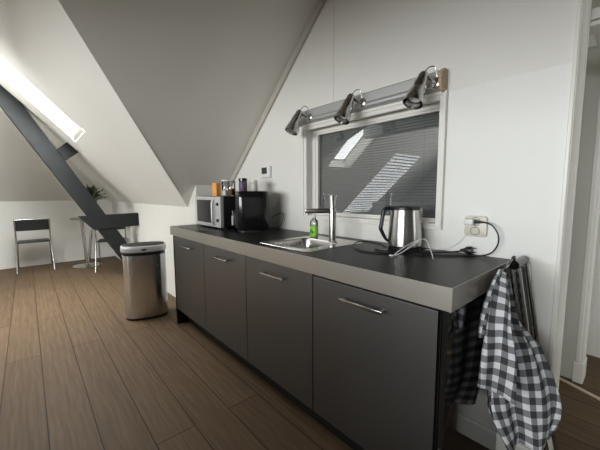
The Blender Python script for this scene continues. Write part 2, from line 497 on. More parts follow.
struct(MB().prism([(.03, 1.598, 0), (1.2, 1.075, 0), (1.2, 1.045, 0), (.03, 1.570, 0)], (0, 0, .006)).build('floor_light_streak', 'light_streak'), 'pale strip imitating a streak of light on the passage floor')  # thin strip laid in place of a streak of light

# ------------------------------------------------------------------ beams
bx = -4.65; bt = .13
r = bpy.data.objects.new('beam', None); C.objects.link(r); r.location = (bx, .2, 0); struct(r, 'charcoal painted roof truss in front of the skylight slope')
def BP(y, z): return (0, y - .2, z)
def beam_u(z): return (z - .675) / -1.75
def beam_l(z): return (z - .290) / -1.745
MB().prism([BP(beam_l(0) , 0), BP(min(beam_u(0), .26), 0), BP(.26, .2), BP(beam_u(.3), .3), BP(beam_u(2.45), 2.45), BP(beam_u(2.5)-.0, 2.5), BP(beam_l(2.62), 2.62)], (-bt, 0, 0), .004).build('rafter', 'beam', r)
MB().prism([(.012, -.46 - .2, .918), (.012, KY - .2 - .001, .930), (.012, KY - .2 - .001, .745), (.012, -.300 - .2, .728)], (-bt * .8, 0, 0), .003).build('tie_beam', 'beam', r)
MB().prism([(.005, -.628 - .2, 1.782), (.005, -.512 - .2, 1.885), (.005, -.395 - .2, 1.765), (.005, -.551 - .2, 1.641)], (-bt * .9, 0, 0), .003).build('strut', 'beam', r)

# ------------------------------------------------------------------ skylights and daylight
def window_empty(name, loc=(0, 0, 0), label=None):
    o = bpy.data.objects.new(name, None); C.objects.link(o); o.location = loc; return struct(o, label)

def area(name, center, nrm, up, sx, sy, L, col=(1, 1, 1)):
    ld = bpy.data.lights.new(name, 'AREA'); ld.shape = 'RECTANGLE'
    ld.size = sx; ld.size_y = sy; ld.color = col
    ld.energy = L * PI * sx * sy
    o = bpy.data.objects.new(name, ld); C.objects.link(o)
    z = -Vector(nrm).normalized(); y = Vector(up).normalized(); x = y.cross(z).normalized(); y = z.cross(x)
    mt = Matrix((x, y, z)).transposed().to_4x4(); mt.translation = Vector(center)
    o.matrix_world = mt
    return o

def skylight(name, corners, nrm, depth, L, col, label=None, pane='pane'):
    """corners: room-side opening, in order; lining boards, frame and pane set back along -nrm; the sky outside"""
    root = window_empty(name, (0, 0, 0), label)
    nrm = Vector(nrm).normalized()
    P = [Vector(c) for c in corners]; Q = [p - nrm * depth for p in P]
    ctr = sum(P, Vector()) / 4
    lin = MB()
    for i in range(4):
        a, b_, c_, d_ = P[i], P[(i + 1) % 4], Q[(i + 1) % 4], Q[i]
        mid = (a + b_) / 2; out = (mid - ctr); out -= nrm * out.dot(nrm); out.normalize()
        lin.prism([a, b_, c_, d_], out * .03)
    lin.build('lining', 'trim', root)
    fr = MB()
    for i in range(4):
        a, b_ = Q[i], Q[(i + 1) % 4]
        mid = (a + b_) / 2; inn = (ctr - mid); inn -= nrm * inn.dot(nrm); inn.normalize()
        d = (b_ - a).normalized()
        fr.prism([a, b_, b_ + inn * .022, a + inn * .022], -nrm * .04)
    fr.build('window_frame', 'trim', root)
    pp = [q - nrm * .006 for q in Q]
    if (pp[1] - pp[0]).cross(pp[2] - pp[1]).dot(nrm) < 0: pp.reverse()     # glass faces the room
    MB().poly(pp).build('pane', pane, root, recalc=False)
    e1 = P[1] - P[0]; e2 = P[3] - P[0]
    area(name + '_daylight', ctr - nrm * (depth + .014), nrm, e2, e1.length * 1.04, e2.length * 1.04, L, col)
    return root
DAY = (.98, .99, 1.0)
skylight('window_2', [NP(SK['x0'], SK['ya']), NP(SK['x1'], SK['ya']), NP(SK['x1'], SK['yb']), NP(SK['x0'], SK['yb'])], n_in, .02, 48.0, (.97, .99, 1.0), 'skylight in the pale slope at the left', 'pane_low')
def kq(d): return [KP(d['x0'], d['y0']), KP(d['x0'], d['y1']), KP(d['x1'], d['y1']), KP(d['x1'], d['y0'])]
skylight('window_3', kq(A), n_d, .22, 6.0, DAY)
skylight('window_4', kq(B), n_d, .03, 3.6, DAY)
pb_ = thing('pleated_blind', 'pale striped skylight blind seen mirrored in the inner window', 'blind', tuple(KP(B['x0'], B['y0'])))
mbp = MB()
bl_len = B['x1'] - B['x0']
for i in range(23):
    xa = (i + .15) / 23 * bl_len; xb = xa + .34 / 23 * bl_len
    mbp.prism([(xa, .02, DA * xa), (xb, .02, DA * xb), (xb, B['y1'] - B['y0'] - .02, DA * xb), (xa, B['y1'] - B['y0'] - .02, DA * xa)], tuple(n_d * .004))
mbp.build('pleats', 'slat', pb_)
# unseen windows added as fill lights: south wall and passage
def fill_window(name, corners, nrm, L, col):
    return skylight(name, corners, nrm, .08, L, col)
fill_window('window_fill_south', [(SW['x0'], -6.0, SW['z0']), (SW['x1'], -6.0, SW['z0']), (SW['x1'], -6.0, SW['z1']), (SW['x0'], -6.0, SW['z1'])], (0, 1, 0), 20.5, DAY)
fill_window('window_fill_passage', [(3.6, HW['y0'], HW['z0']), (3.6, HW['y1'], HW['z0']), (3.6, HW['y1'], HW['z1']), (3.6, HW['y0'], HW['z1'])], (-1, 0, 0), 17.0, DAY)

wd = bpy.data.worlds.new('World'); sc.world = wd; wd.use_nodes = True
bg = wd.node_tree.nodes['Background']; bg.inputs['Color'].default_value = (.75, .82, .9, 1); bg.inputs['Strength'].default_value = .6

# ------------------------------------------------------------------ inner window with venetian blind
win = window_empty('window_1', ((wx0 + wx1) / 2, WY, wz0), 'white framed inner window above the sink with a grey blind')
def rel(o, root): 
    o.matrix_parent_inverse = Matrix.Translation(-Vector(root.location)); return o
cs = MB()
ox0, ox1, oz0, oz1 = -1.362, -.318, 1.03, 1.700
def ring(mb, a0, a1, c0, c1, b0, b1, d0, d1, y0, y1, bev=.003):
    """rectangular ring, outer a0..a1 x c0..c1, inner b0..b1 x d0..d1"""
    mb.box(a0, b0, y0, y1, c0, c1, bev); mb.box(b1, a1, y0, y1, c0, c1, bev)
    mb.box(b0, b1, y0, y1, c0, d0, bev); mb.box(b0, b1, y0, y1, d1, c1, bev)
ring(cs, ox0, ox1, oz0, oz1, wx0 + .012, wx1 - .012, wz0 + .006, wz1 - .012, WY - .018, WY + .004)
ring(cs, ox0 - .008, ox1 + .006, oz0 - .006, oz1 + .006, ox0 + .012, ox1 - .010, oz0 + .012, oz1 - .012, WY - .026, WY - .004)
rel(cs.build('casing', 'trim', win), win)
fr = MB()
ring(fr, wx0, wx1, wz0, wz1, wx0 + .034, wx1 - .02, wz0 + .020, wz1 - .03, WY + .05, WY + .085)
ring(fr, wx0 + .03, wx1 - .018, wz0 + .018, wz1 - .028, wx0 + .055, wx1 - .03, wz0 + .030, wz1 - .042, WY + .058, WY + .082)
rel(fr.build('window_frame', 'trim', win), win)
rel(MB().box(wx0 + .012, wx1 - .012, WY - .014, WY + .05, wz0 + .0, wz0 + .009, .003).build('window_sill', 'trim', win), win)
pn = MB().poly([(wx0 + .04, WY + .068, wz0 + .024), (wx1 - .022, WY + .068, wz0 + .024), (wx1 - .022, WY + .068, wz1 - .03), (wx0 + .04, WY + .068, wz1 - .03)])
rel(pn.build('pane', 'pane_inner', win, recalc=False), win)

bl = thing('venetian_blind', 'grey venetian blind with narrow closed slats hanging behind the inner window glass', 'blind', ((wx0 + wx1) / 2, WY + .11, wz0))
sl = MB()
L0, L1 = -(wx1 - wx0) / 2 + .012, (wx1 - wx0) / 2 - .008
nsl = 37; pitch = .0165
for i in range(nsl):
    zc = .012 + i * pitch
    hw = .0085; ang = math.radians(50)
    pts = []
    for q in (-1, -.4, .4, 1):
        yy = q * hw * math.cos(ang); zz = zc + q * hw * math.sin(ang)
        crown = .0011 * (1 - q * q)
        pts.append((yy - crown * math.sin(ang), zz + crown * math.cos(ang)))
    th = .0006
    out = [(L0, y, z) for y, z in pts] + [(L0, y + th, z - th) for y, z in reversed(pts)]
    sl.prism(out, (L1 - L0, 0, 0))
sl.build('slats', 'slat', bl)
MB().box(L0, L1, -.012, .012, .012 + nsl * pitch - .004, .62, .002).build('head_rail', 'slat', bl)
for fx in (.14, .5, .86):
    xx = L0 + (L1 - L0) * fx
    MB().tube([(xx, -.009, .0), (xx, -.009, .61)], .0008, 6).build('ladder_cord', 'grey', bl)

# ------------------------------------------------------------------ kitchen run
doors = [(-2.470, -1.848, 'leftmost charcoal base cabinet under the microwave with a bar handle', .840),
         (-1.842, -1.243, 'charcoal base cabinet second from left, below the black air fryer', .840),
         (-1.238, -.6465, 'charcoal base cabinet under the stainless sink', .840),
         (-.6405, -.0500, 'rightmost charcoal base cabinet, below the kettle and next to the towel', .828)]
hcx = [-2.115, -1.523, -.928, -.342]
for (a, b_, lab, zt), hx in zip(doors, hcx):
    cx = (a + b_) / 2
    t = thing('base_cabinet', lab, 'cabinet', (cx, .32, 0))
    wdt = b_ - a
    MB().box(-wdt / 2 - .002, wdt / 2 + .002, -.278, .27, .152, .838 if abs(cx + .94) > .05 else .70).build('carcass', 'door_edge', t)
    d = MB().box(-wdt / 2, wdt / 2, -.30, -.281, .151, zt, .0016).build('door', 'door', t)
    hl = .104
    hm = MB()
    hm.box(hx - cx - hl, hx - cx + hl, -.342, -.333, .767, .781, .0025)
    for s_ in (-1, 1):
        hm.tube([(hx - cx + s_ * .088, -.334, .774), (hx - cx + s_ * .088, -.300, .774)], .005, 10)
    hm.build('handle', 'chrome', d, True, 'slim steel bar handle')
tag(MB().box(-2.490, -2.472, .018, .60, 0, .842, .001).build('end_panel', 'panel'), 'black end panel of the kitchen run beside the bin', 'panel')
tag(MB().box(-.034, -.016, .018, .60, 0, .842, .001).build('end_panel', 'panel'), 'glossy black end panel beside the gingham towel', 'panel')
tag(MB().box(-2.471, -.035, .118, .132, 0, .148, .001).build('plinth', 'door_edge'), 'recessed black plinth along the floor under the cabinets', 'plinth')

wt = thing('worktop', 'long dark laminate worktop with a brushed metal edge over the cabinets', 'worktop', (-1.253, .31, .843))
sx0, sx1, sy0, sy1 = -1.135, -.755, .085, .505   # cut-out for the sink
top = MB()
zz0, zz1 = .001, .077
X = lambda x: x + 1.253
Y = lambda y: y - .31
top.box(X(-2.504), X(sx0), Y(.004), Y(.618), zz0, zz1)
top.box(X(sx1), X(-.003), Y(.004), Y(.618), zz0, zz1)
top.box(X(sx0), X(sx1), Y(.004), Y(sy0), zz0, zz1)
top.box(X(sx0), X(sx1), Y(sy1), Y(.618), zz0, zz1)
top.build('slab', 'top', wt)
MB().box(X(-2.506), X(.0), Y(0), Y(.004), 0, .0772, .0006).build('front_edge', 'edge', wt)
MB().box(X(-.003), X(.0), Y(.0042), Y(.618), 0, .0772, .0006).build('end_edge', 'edge', wt)
MB().box(X(-2.506), X(-2.504), Y(.0042), Y(.618), 0, .0772, .0004).build('end_edge', 'edge', wt)

# sink
sk = thing('sink', 'small square stainless steel sink set in the worktop', 'sink', (-.945, .295, H))
o_ = rrect(0, 0, .42, .46, .02, .0028); i0 = rrect(-.008, -.045, .31, .30, .05, .0028)
bs = MB()
def ringfaces(mb, a, b_):
    va = [mb.bm.verts.new(p) for p in a]; vb = [mb.bm.verts.new(p) for p in b_]
    n = len(va)
    for q in range(n): mb.bm.faces.new((va[q], va[(q + 1) % n], vb[(q + 1) % n], vb[q]))
rm = MB()
ringfaces(rm, o_, i0)
ringfaces(rm, rrect(0, 0, .424, .464, .022, .0), o_)
rm.build('rim', 'sink', sk, True)
secs = [rrect(-.008, -.045, .31, .30, .05, .0028), rrect(-.008, -.045, .304, .294, .05, -.006), rrect(-.008, -.045, .292, .282, .05, -.135), rrect(-.008, -.045, .24, .23, .06, -.152)]
bs.loft(secs, cap=False)
bs.bm.faces.new([bs.bm.verts.new(p) for p in secs[-1]])
bs.build('basin', 'sink', sk, True)
MB().lathe([(.036, -.1518), (.036, -.149), (.028, -.148), (.004, -.149)], (0, -.045, 0)).build('drain', 'chrome', sk, True)
# tap
tp = thing('tap', 'tall square nickel mixer tap standing on the sink rim', 'tap', (-.868, .398, H + .0028))
b = MB(); b.lathe([(.024, 0), (.024, .006), (.0205, .008), (.0205, .276), (.0195, .279)], seg=28); b.build('body', 'nickel', tp, True)
b = MB(); b.box(-.165, .0, -.013, .013, .172, .200, .006); 
b.tube([(-.150, 0, .174), (-.150, 0, .160)], .010, 16)
o = b.build('spout', 'nickel', tp, True); o.rotation_euler = (0, 0, math.radians(52))
b = MB(); b.box(-.010, .010, -.040, .0, .2795, .286, .002); b.tube([(0, -.0, .278), (0, 0, .281)], .016, 16)
b.build('lever', 'nickel', tp, True)
# bottle of washing-up liquid
sb = thing('soap_bottle', 'clear soap bottle with a bright green label on the sink rim', 'bottle', (-1.062, .432, H + .0028))
b = MB(); b.lathe([(.028, 0), (.030, .004), (.030, .10), (.027, .113), (.012, .125), (.012, .135)], sy=.75, seg=24); b.build('bottle', 'clear', sb, True)
b = MB(); b.lathe([(.0292, .003), (.0292, .055)], sy=.73, seg=24); b.build('liquid', 'green', sb, True)
b = MB(); b.lathe([(.0306, .016), (.0306, .078)], sy=.77, seg=24, cap0=False, cap1=False); b.build('label', 'green', sb, True)
b = MB()
for q, (aa, zz, rr) in enumerate(((-95, .05, .010), (-80, .045, .008), (-110, .044, .008))):
    pass
b.box(-.014, -.004, -.0245, -.0238, .032, .056, .0003); b.box(-.001, .006, -.0248, -.0238, .036, .058, .0003); b.box(.008, .014, -.0245, -.0235, .030, .050, .0003)
b.build('label_print', 'dkgreen', sb)
b = MB(); b.lathe([(.0125, .135), (.0125, .148), (.004, .15), (.004, .168)], seg=16); b.box(-.028, .008, -.005, .005, .166, .175, .003); b.tube([(0, 0, .135), (0, 0, .02)], .0022, 8)
b.build('pump', 'white_plastic', sb, True)

# kettle
kt = thing('electric_kettle', 'brushed steel electric kettle with black handle by the inner window', 'kettle', (-.456, .500, H), math.radians(48))
b = MB(); b.lathe([(.080, 0), (.082, .004), (.082, .016), (.070, .022)], seg=40); b.build('power_base', 'black', kt, True)
prof = [(.070, .022), (.083, .024), (.084, .032)]
b = MB(); b.lathe([(.083, .024), (.084, .045), (.0825, .09), (.077, .15), (.071, .205), (.0695, .215)], seg=48, cap0=True, cap1=True)
b.build('body', 'steel', kt, True)
b = MB(); b.lathe([(.0715, .206), (.0715, .219), (.066, .224), (.02, .227)], seg=40); b.build('lid', 'black', kt, True)
b = MB()
hp_ = [(-.066, 0, .212), (-.090, 0, .213), (-.108, 0, .205), (-.114, 0, .180), (-.121, 0, .130), (-.124, 0, .110), (-.112, 0, .082), (-.094, 0, .052), (-.080, 0, .044)]
cp = catmull(hp_, 5)
secs = []
for i, p in enumerate(cp):
    tt = (cp[min(i + 1, len(cp) - 1)] - cp[max(i - 1, 0)]).normalized()
    nn = Vector((-tt.z, 0, tt.x)); yy = Vector((0, 1, 0))
    f = i / (len(cp) - 1); w2 = .013; t2 = .0105 if f < .6 else .0105 - .004 * (f - .6) / .4
    secs.append([p + nn * (t2 * math.cos(a)) + yy * (w2 * math.sin(a)) for a in [2 * PI * q / 14 for q in range(14)]])
b.loft(secs); b.build('handle', 'black', kt, True)
b = MB(); b.prism([(.060, -.022, .213), (.060, .022, .213), (.092, .0, .213)], (0, 0, -.012)); b.prism([(.062, -.020, .201), (.062, .020, .201), (.090, 0, .203), ], (0, 0, -.035))
b.build('spout', 'steel', kt, True)
b = MB(); b.box(-.0725, -.068, -.007, .007, .09, .165, .002); b.build('water_gauge', 'black', kt)

# cords on the worktop
def cord(name, pts, r, m, label, cat, sub=8):
    return tag(MB().tube(catmull(pts, sub), r, 8).build(name, m, None, True), label, cat)
zc = H + .0042
kc = thing('kettle_cord', 'black kettle cord looped on the worktop ending in a loose black plug', 'cord', (-.45, .45, H))
def R3(pts, o): return [(x - o[0], y - o[1], z - o[2]) for x, y, z in pts]
oo = (-.45, .45, H)
b = MB().tube(catmull(R3([(-.545, .47, zc + .003), (-.62, .535, zc), (-.73, .555, zc), (-.76, .50, zc), (-.70, .39, zc), (-.60, .30, zc), (-.50, .29, zc), (-.43, .34, zc), (-.38, .40, zc + .004), (-.33, .46, zc), (-.27, .53, zc + .002), (-.235, .575, zc + .003), (-.205, .590, zc + .010)], oo), 8), .0034, 8)
b.build('cable', 'black', kc, True)
b = MB()
ax = Vector((.9, .12, .10)).normalized()
b.lathe([(.006, 0), (.0085, .012), (.012, .020), (.0185, .030), (.0195, .045), (.018, .052)], (-.212 - oo[0], .590 - oo[1], zc + .012 - oo[2]), ax, seg=20)
b.build('plug', 'black', kc, True)
b = MB()
pb = Vector((-.212, .590, zc + .012)) - Vector(oo) + ax * .052
for s_ in (-1, 1):
    q = Vector((0, 0, 1)) * (.0095 * s_)
    b.tube([pb + q, pb + q + ax * .018], .0024, 8)
b.build('plug_pin', 'chrome', kc, True)

# wall sockets
sc_o = thing('wall_socket', 'cream double wall socket above the worktop by the passage', 'socket', (-.155, WY - .004, 1.008))
b = MB(); b.prism([(x, 0, z + .048) for x, z, _ in rrect(0, 0, .096, .098, .016, 0)], (0, -.014, 0), .002); b.build('plate', 'cream', sc_o, True)
for zc_ in (.070, .026):
    b = MB(); b.lathe([(.0205, 0), (.0205, .0022), (.0175, .0025), (.0165, -.004)], (0, -.013, zc_), (0, -1, 0), seg=28, cap0=False, cap1=True)
    oo_ = b.build('outlet', 'greyhole', sc_o, True)
    for dzc in (.015, -.019):
        MB().box(-.003, .003, -.0158, -.011, zc_ + dzc, zc_ + dzc + .004).build('earth_clip', 'chrome', oo_)
    for dxc in (-.0055, .0055):
        MB().lathe([(.0022, 0), (.0022, .0012)], (dxc, -.009, zc_), (0, -1, 0), seg=10).build('pin_hole', 'black', oo_)
ad = thing('plug_adapter', 'small white adapter plugged into the upper outlet of the wall socket', 'adapter', (-.168, WY - .022, 1.078))
b = MB(); b.box(-.026, .016, -.036, -.0005, -.013, .013, .004, 3); b.build('body', 'white_plastic', ad, True)
b = MB(); b.tube([(.0, -.0005, .0), (.0, .011, .0)], .0024, 8); b.build('pin', 'chrome', ad)
bc = thing('power_cord', 'black cord curving from the wall socket down onto the worktop', 'cord', (-.15, .58, H))
oo = (-.15, .58, H)
b = MB().tube(catmull(R3([(-.128, .578, 1.079), (-.105, .574, 1.078), (-.075, .572, 1.066), (-.052, .574, 1.03), (-.052, .578, .985), (-.075, .58, .945), (-.112, .57, .927), (-.16, .54, zc), (-.22, .47, zc), (-.28, .415, zc), (-.34, .38, zc), (-.42, .37, zc + .004), (-.49, .36, zc), (-.545, .37, zc)], oo), 8), .0032, 8)
b.build('cable', 'black', bc, True)
b = MB().tube(R3([(-.150, .579, 1.079), (-.138, .578, 1.079), (-.120, .577, 1.079)], oo), [.0085, .0075, .004], 12); b.build('plug', 'black', bc, True)
cord('thin_cord', [(-.185, .597, 1.022), (-.200, .604, 1.006), (-.225, .607, .972), (-.262, .606, .942), (-.30, .60, .927), (-.34, .585, zc - .002), (-.37, .56, zc - .002)], .0013, 'white_cord', 'hair-thin white cord from the socket bottom to the worktop', 'cord')
wc = thing('charging_cable', 'bent white charging cable bunched up beside the kettle', 'cable', (-.37, .35, H))
oo = (-.37, .35, H)
b = MB()
b.tube(catmull(R3([(-.392, .300, zc), (-.380, .318, zc + .018), (-.352, .365, zc + .050), (-.322, .405, zc + .070), (-.305, .420, zc + .072), (-.285, .412, zc + .056), (-.255, .385, zc + .022), (-.235, .362, zc)], oo), 8), .0019, 8)
b.tube(catmull(R3([(-.388, .304, zc), (-.365, .330, zc + .016), (-.345, .372, zc + .046), (-.322, .400, zc + .068), (-.336, .398, zc + .050), (-.362, .350, zc + .022), (-.378, .318, zc + .006), (-.398, .295, zc)], oo), 8), .0019, 8)
b.build('cable', 'white_cord', wc, True)
b = MB().box(-.040, -.020, -.062, -.052, .0005, .007, .002); b.build('connector', 'white_plastic', wc)

# ------------------------------------------------------------------ microwave and what stands on it
mw = thing('microwave', 'silver microwave with dark door window at the left end of the worktop', 'microwave', (-2.17, .40, H))
# local: x -0.34..0.32, y -0.21..0.19
mx0, mx1, my0, my1, mh = -.225, .268, -.190, .190, .272
b = MB(); b.box(mx0 + .004, mx1, my0 + .02, my1, .012, mh, .006); b.build('case', 'black', mw)
b = MB(); b.box(mx0, mx1 - .092, my0 - .012, my0 + .02, .014, mh - .004, .006); d = b.build('door', 'silver', mw)
b = MB(); b.box(mx0 + .045, mx1 - .128, my0 - .0145, my0 - .008, .045, mh - .032, .004); b.build('door_window', 'gloss_black', d)
b = MB(); b.tube(catmull([(mx1 - .108, my0 - .012, .035), (mx1 - .108, my0 - .030, .06), (mx1 - .108, my0 - .032, .14), (mx1 - .108, my0 - .030, .22), (mx1 - .108, my0 - .012, .245)], 5), .009, 10); b.build('handle', 'silver', d, True)
b = MB(); b.box(mx1 - .088, mx1, my0 - .012, my0 + .02, .014, mh - .004, .005); cpn = b.build('control_panel', 'silver', mw)
for zc_ in (.205, .075):
    b = MB(); b.lathe([(.014, 0), (.013, .010), (.004, .011)], (mx1 - .044, my0 - .012, zc_), (0, -1, 0), seg=24); b.build('knob', 'black', cpn, True)
for ax_, ay_ in ((mx0 + .04, my0 + .05), (mx1 - .04, my0 + .05), (mx0 + .04, my1 - .04), (mx1 - .04, my1 - .04)):
    b = MB(); b.lathe([(.014, 0), (.014, .0125)], (ax_, ay_, 0), seg=14); b.build('foot', 'black', mw)
zt = H + mh
ob = thing('carton', 'upright orange cardboard carton on the microwave', 'box', (-2.112, .275, zt + .0005), math.radians(8))
b = MB(); b.box(-.030, .030, -.022, .022, 0, .110, .001); b.build('box', 'orange', ob)
b = MB(); b.box(.004, .014, -.0229, -.0223, .012, .026, .0002); b.build('print', 'black', ob)
j = thing('glass_jar', 'tall clear glass jar with white lid beside the orange carton', 'jar', (-2.075, .345, zt + .0005))
b = MB(); b.lathe([(.034, 0), (.036, .004), (.036, .118), (.033, .124)], seg=28); b.build('glass', 'clear', j, True)
b = MB(); b.lathe([(.0345, .124), (.0365, .125), (.0365, .134), (.034, .136)], seg=28); b.build('lid', 'white_plastic', j, True)
b = MB(); b.lathe([(.0335, .004), (.0335, .048)], seg=24); b.build('contents', 'white_plastic', j, True)
j = thing('glass_jar', 'clear jar with brown contents between white-lidded jar and air fryer', 'jar', (-1.975, .345, zt + .0005))
b = MB(); b.lathe([(.031, 0), (.033, .004), (.033, .112), (.030, .118)], seg=28); b.build('glass', 'clear', j, True)
b = MB(); b.lathe([(.030, .004), (.030, .062)], seg=24); b.build('contents', 'brown', j, True)
b = MB(); b.lathe([(.031, .118), (.033, .119), (.033, .126)], seg=28); b.build('lid', 'grey', j, True)

# air fryer
AFC = (-1.700, .375, H)
af = thing('air_fryer', 'big glossy black air fryer with silver handle strip on the worktop', 'air fryer', AFC, math.radians(-36))
secs = []
for z_, w_, d_, r_ in ((.012, .225, .235, .06), (.03, .242, .252, .065), (.12, .248, .258, .068), (.25, .246, .256, .06), (.296, .240, .250, .058), (.308, .230, .240, .056), (.312, .20, .21, .05)):
    secs.append(rrect(0, 0, w_, d_, r_, z_, 8))
MB().loft(secs).build('body', 'gloss_black', af, True)
MB().loft([rrect(0, 0, .218, .228, .058, 0, 8), rrect(0, 0, .218, .228, .058, .014, 8)]).build('base', 'black', af, True)
b = MB(); b.loft([[(p[0], p[1] - .004, p[2]) for p in rrect(0, 0, .226, .262, .06, z_, 8)] for z_ in (.03, .17)]); dr = b.build('drawer', 'gloss_black', af, True)
hm = MB()
hm.box(-.021, .021, -.162, -.125, .045, .15, .010, 3); hm.build('handle', 'black', dr, True)
MB().box(-.0225, -.016, -.1640, -.157, .040, .156, .002).build('handle_trim', 'silver', dr)
MB().box(.0165, .0225, -.1640, -.150, .045, .120, .002).build('handle_trim', 'silver', dr)
cord('fryer_cord', [(-1.625, .500, H + .10), (-1.600, .545, H + .125), (-1.585, .575, H + .135), (-1.58, .588, H + .12), (-1.60, .592, H + .07), (-1.63, .590, H + .03), (-1.66, .588, H + .0045)], .003, 'black', 'black cord hanging behind the air fryer', 'cord')
zt = H + .312
j = thing('spice_jar', 'small jar with purple label and black lid on the air fryer', 'jar', (-1.790, .345, zt + .0005))
b = MB(); b.lathe([(.031, 0), (.033, .003), (.033, .072), (.030, .078)], seg=28); b.build('jar', 'purple', j, True)
b = MB(); b.lathe([(.0325, .078), (.034, .079), (.034, .098), (.031, .100)], seg=28); b.build('lid', 'gloss_black', j, True)
j = thing('milky_jar', 'small milky jar with pale lid at the back of the air fryer', 'jar', (-1.745, .420, zt + .0005))
b = MB(); b.lathe([(.026, 0), (.028, .003), (.028, .066), (.025, .072)], seg=28); b.build('jar', 'frost', j, True)
b = MB(); b.lathe([(.0265, .072), (.028, .073), (.028, .084), (.026, .086)], seg=28); b.build('lid', 'white_plastic', j, True)

# thermostat
th_ = thing('thermostat', 'small white wall thermostat with dark square display', 'thermostat', (-1.838, WY, 1.345))
b = MB(); b.box(-.062, .062, -.026, 0, 0, .100, .006, 3); b.build('case', 'white_plastic', th_, True)
b = MB(); b.box(-.050, .026, -.0275, -.025, .034, .088, .001); b.build('display', 'screen', th_)
tag(MB().lathe([(.004, 0), (.003, .003), (.001, .004)], (-.152, WY, 1.682), (0, -1, 0), seg=10).build('nail', 'black', None, True), 'tiny dark nail head in the wall right of the lamp rail', 'nail')

# ------------------------------------------------------------------ spotlight rail
rl = thing('spotlight_rail', 'aluminium wall rail with three chrome spotlights and wooden end discs', 'lamp', (-.845, WY, 1.752))
prof = []
for q in range(13):
    a = math.radians(-90 + 180 * q / 12)
    prof.append((-.016 - .046 * math.cos(a) * 1.0, .044 * math.sin(a)))
prof = [(0, -.046)] + [(y, z) for y, z in prof] + [(0, .046)]
# flat-faced C profile
prof = [(0, -.047), (-.030, -.047), (-.044, -.043), (-.053, -.034), (-.056, -.022), (-.050, -.014), (-.047, -.008), (-.047, .040), (-.043, .046), (0, .046)]
b = MB(); b.prism([(-.510, y, z) for y, z in prof], (1.02, 0, 0)); b.build('rail', 'bar', rl, False)
for xe, nm in ((-.526, 'end_cap'), (.510, 'end_cap')):
    pts = [(xe, 0, -.056)]
    for q in range(17):
        a = math.radians(-90 + 180 * q / 16)
        pts.append((xe, -.026 - .042 * math.cos(a), .056 * math.sin(a)))
    pts.append((xe, 0, .056))
    MB().prism(pts, (.016, 0, 0), .003).build(nm, 'wood', rl, False, 'round pale wooden end disc')
def spot(xb, aim, off=(-.035, -.064, .030)):
    """one chrome spot: shade is the part; bracket, cord and bulb are its pieces"""
    base = Vector((xb, -.050, -.012))
    br_top = base + Vector(off)
    aim = Vector(aim).normalized()
    sh = MB()
    outer = [(.010, -.012), (.020, -.010), (.0235, 0), (.027, .03), (.030, .055), (.0335, .058), (.037, .085), (.0385, .087), (.0415, .112), (.0445, .116), (.0480, .152)]
    inner = [(.0460, .152), (.0395, .11), (.030, .04), (.02, .01)]
    sh.lathe(outer + inner, br_top, aim, seg=36, cap0=True, cap1=True)
    so = sh.build('shade', 'chrome', rl, True)
    x_, y_, z_ = frame_from(aim)
    vt = MB()
    for q in range(12):
        a = 2 * PI * q / 12
        dirv = x_ * math.cos(a) + y_ * math.sin(a)
        p0 = br_top + aim * .034 + dirv * .0278; p1 = br_top + aim * .052 + dirv * .0300
        vt.tube([p0, p1], .0022, 6)
    vt.build('vent_slots', 'black', so)
    MB().lathe([(.004, .10), (.026, .104), (.030, .122), (.026, .128)], br_top, aim, seg=24).build('bulb', 'white_plastic', so, True)
    bk = MB()
    bk.lathe([(.026, 0), (.026, .016), (.020, .020)], base + Vector((0, .010, 0)), (0, -1, 0), seg=24)
    bk.tube([base + Vector((0, -.012, 0)), base + Vector((-.004, -.040, .004)), base + Vector((-.016, -.060, .016))], .009, 12)
    pv = base + Vector((-.016, -.060, .016))
    bk.tube([pv, br_top + aim * .022 - (br_top - pv).normalized() * .018], .006, 10)
    bk.build('bracket', 'nickel', so, True)
    MB().tube(catmull([br_top - aim * .010, br_top - aim * .030 + Vector((.012, .006, .010)), br_top - aim * .034 + Vector((.034, .022, .006)), br_top + Vector((.046, .044, -.010)), base + Vector((.004, -.012, .016))], 6), .0026, 8).build('lamp_cord', 'nickel', so, True)
aim = (-.10, -.42, -.90)
for xb in (-.405, .052, .495):
    spot(xb, aim)

# ------------------------------------------------------------------ bin
bn = thing('trash_bin', 'tall brushed steel sensor bin with black lid beside the worktop', 'bin', (-2.905, -.125, 0), math.atan2(.967, .256))
bn.scale = (1.02, 1.02, 1.085)
def ov(w_, d_, z_, n=40, e=2.6):
    pts = []
    for q in range(n):
        a = 2 * PI * q / n; c_, s_ = math.cos(a), math.sin(a)
        pts.append((w_ / 2 * math.copysign(abs(c_) ** (2 / e), c_), d_ / 2 * math.copysign(abs(s_) ** (2 / e), s_), z_))
    return pts
MB().loft([ov(.372, .262, 0), ov(.378, .268, .004), ov(.378, .268, .018)]).build('base_ring', 'black', bn, True)
MB().loft([ov(.374, .264, .018), ov(.378, .268, .022), ov(.378, .268, .580)]).build('body', 'bin', bn, True)
MB().loft([ov(.370, .260, .580), ov(.370, .260, .612)]).build('collar', 'black', bn, True)
b = MB(); b.loft([ov(.392, .282, .610), ov(.398, .288, .618), ov(.398, .288, .648), ov(.390, .280, .660), ov(.36, .25, .664)])
lid = b.build('lid', 'lid_silver', bn, True)
b = MB(); b.loft([ov(.368, .258, .6645), ov(.362, .252, .668), ov(.20, .12, .671)]); b.build('flap', 'flap', lid, True)
b = MB(); b.box(-.02, .02, -.1475, -.142, .626, .640, .002); b.build('sensor', 'black', lid)

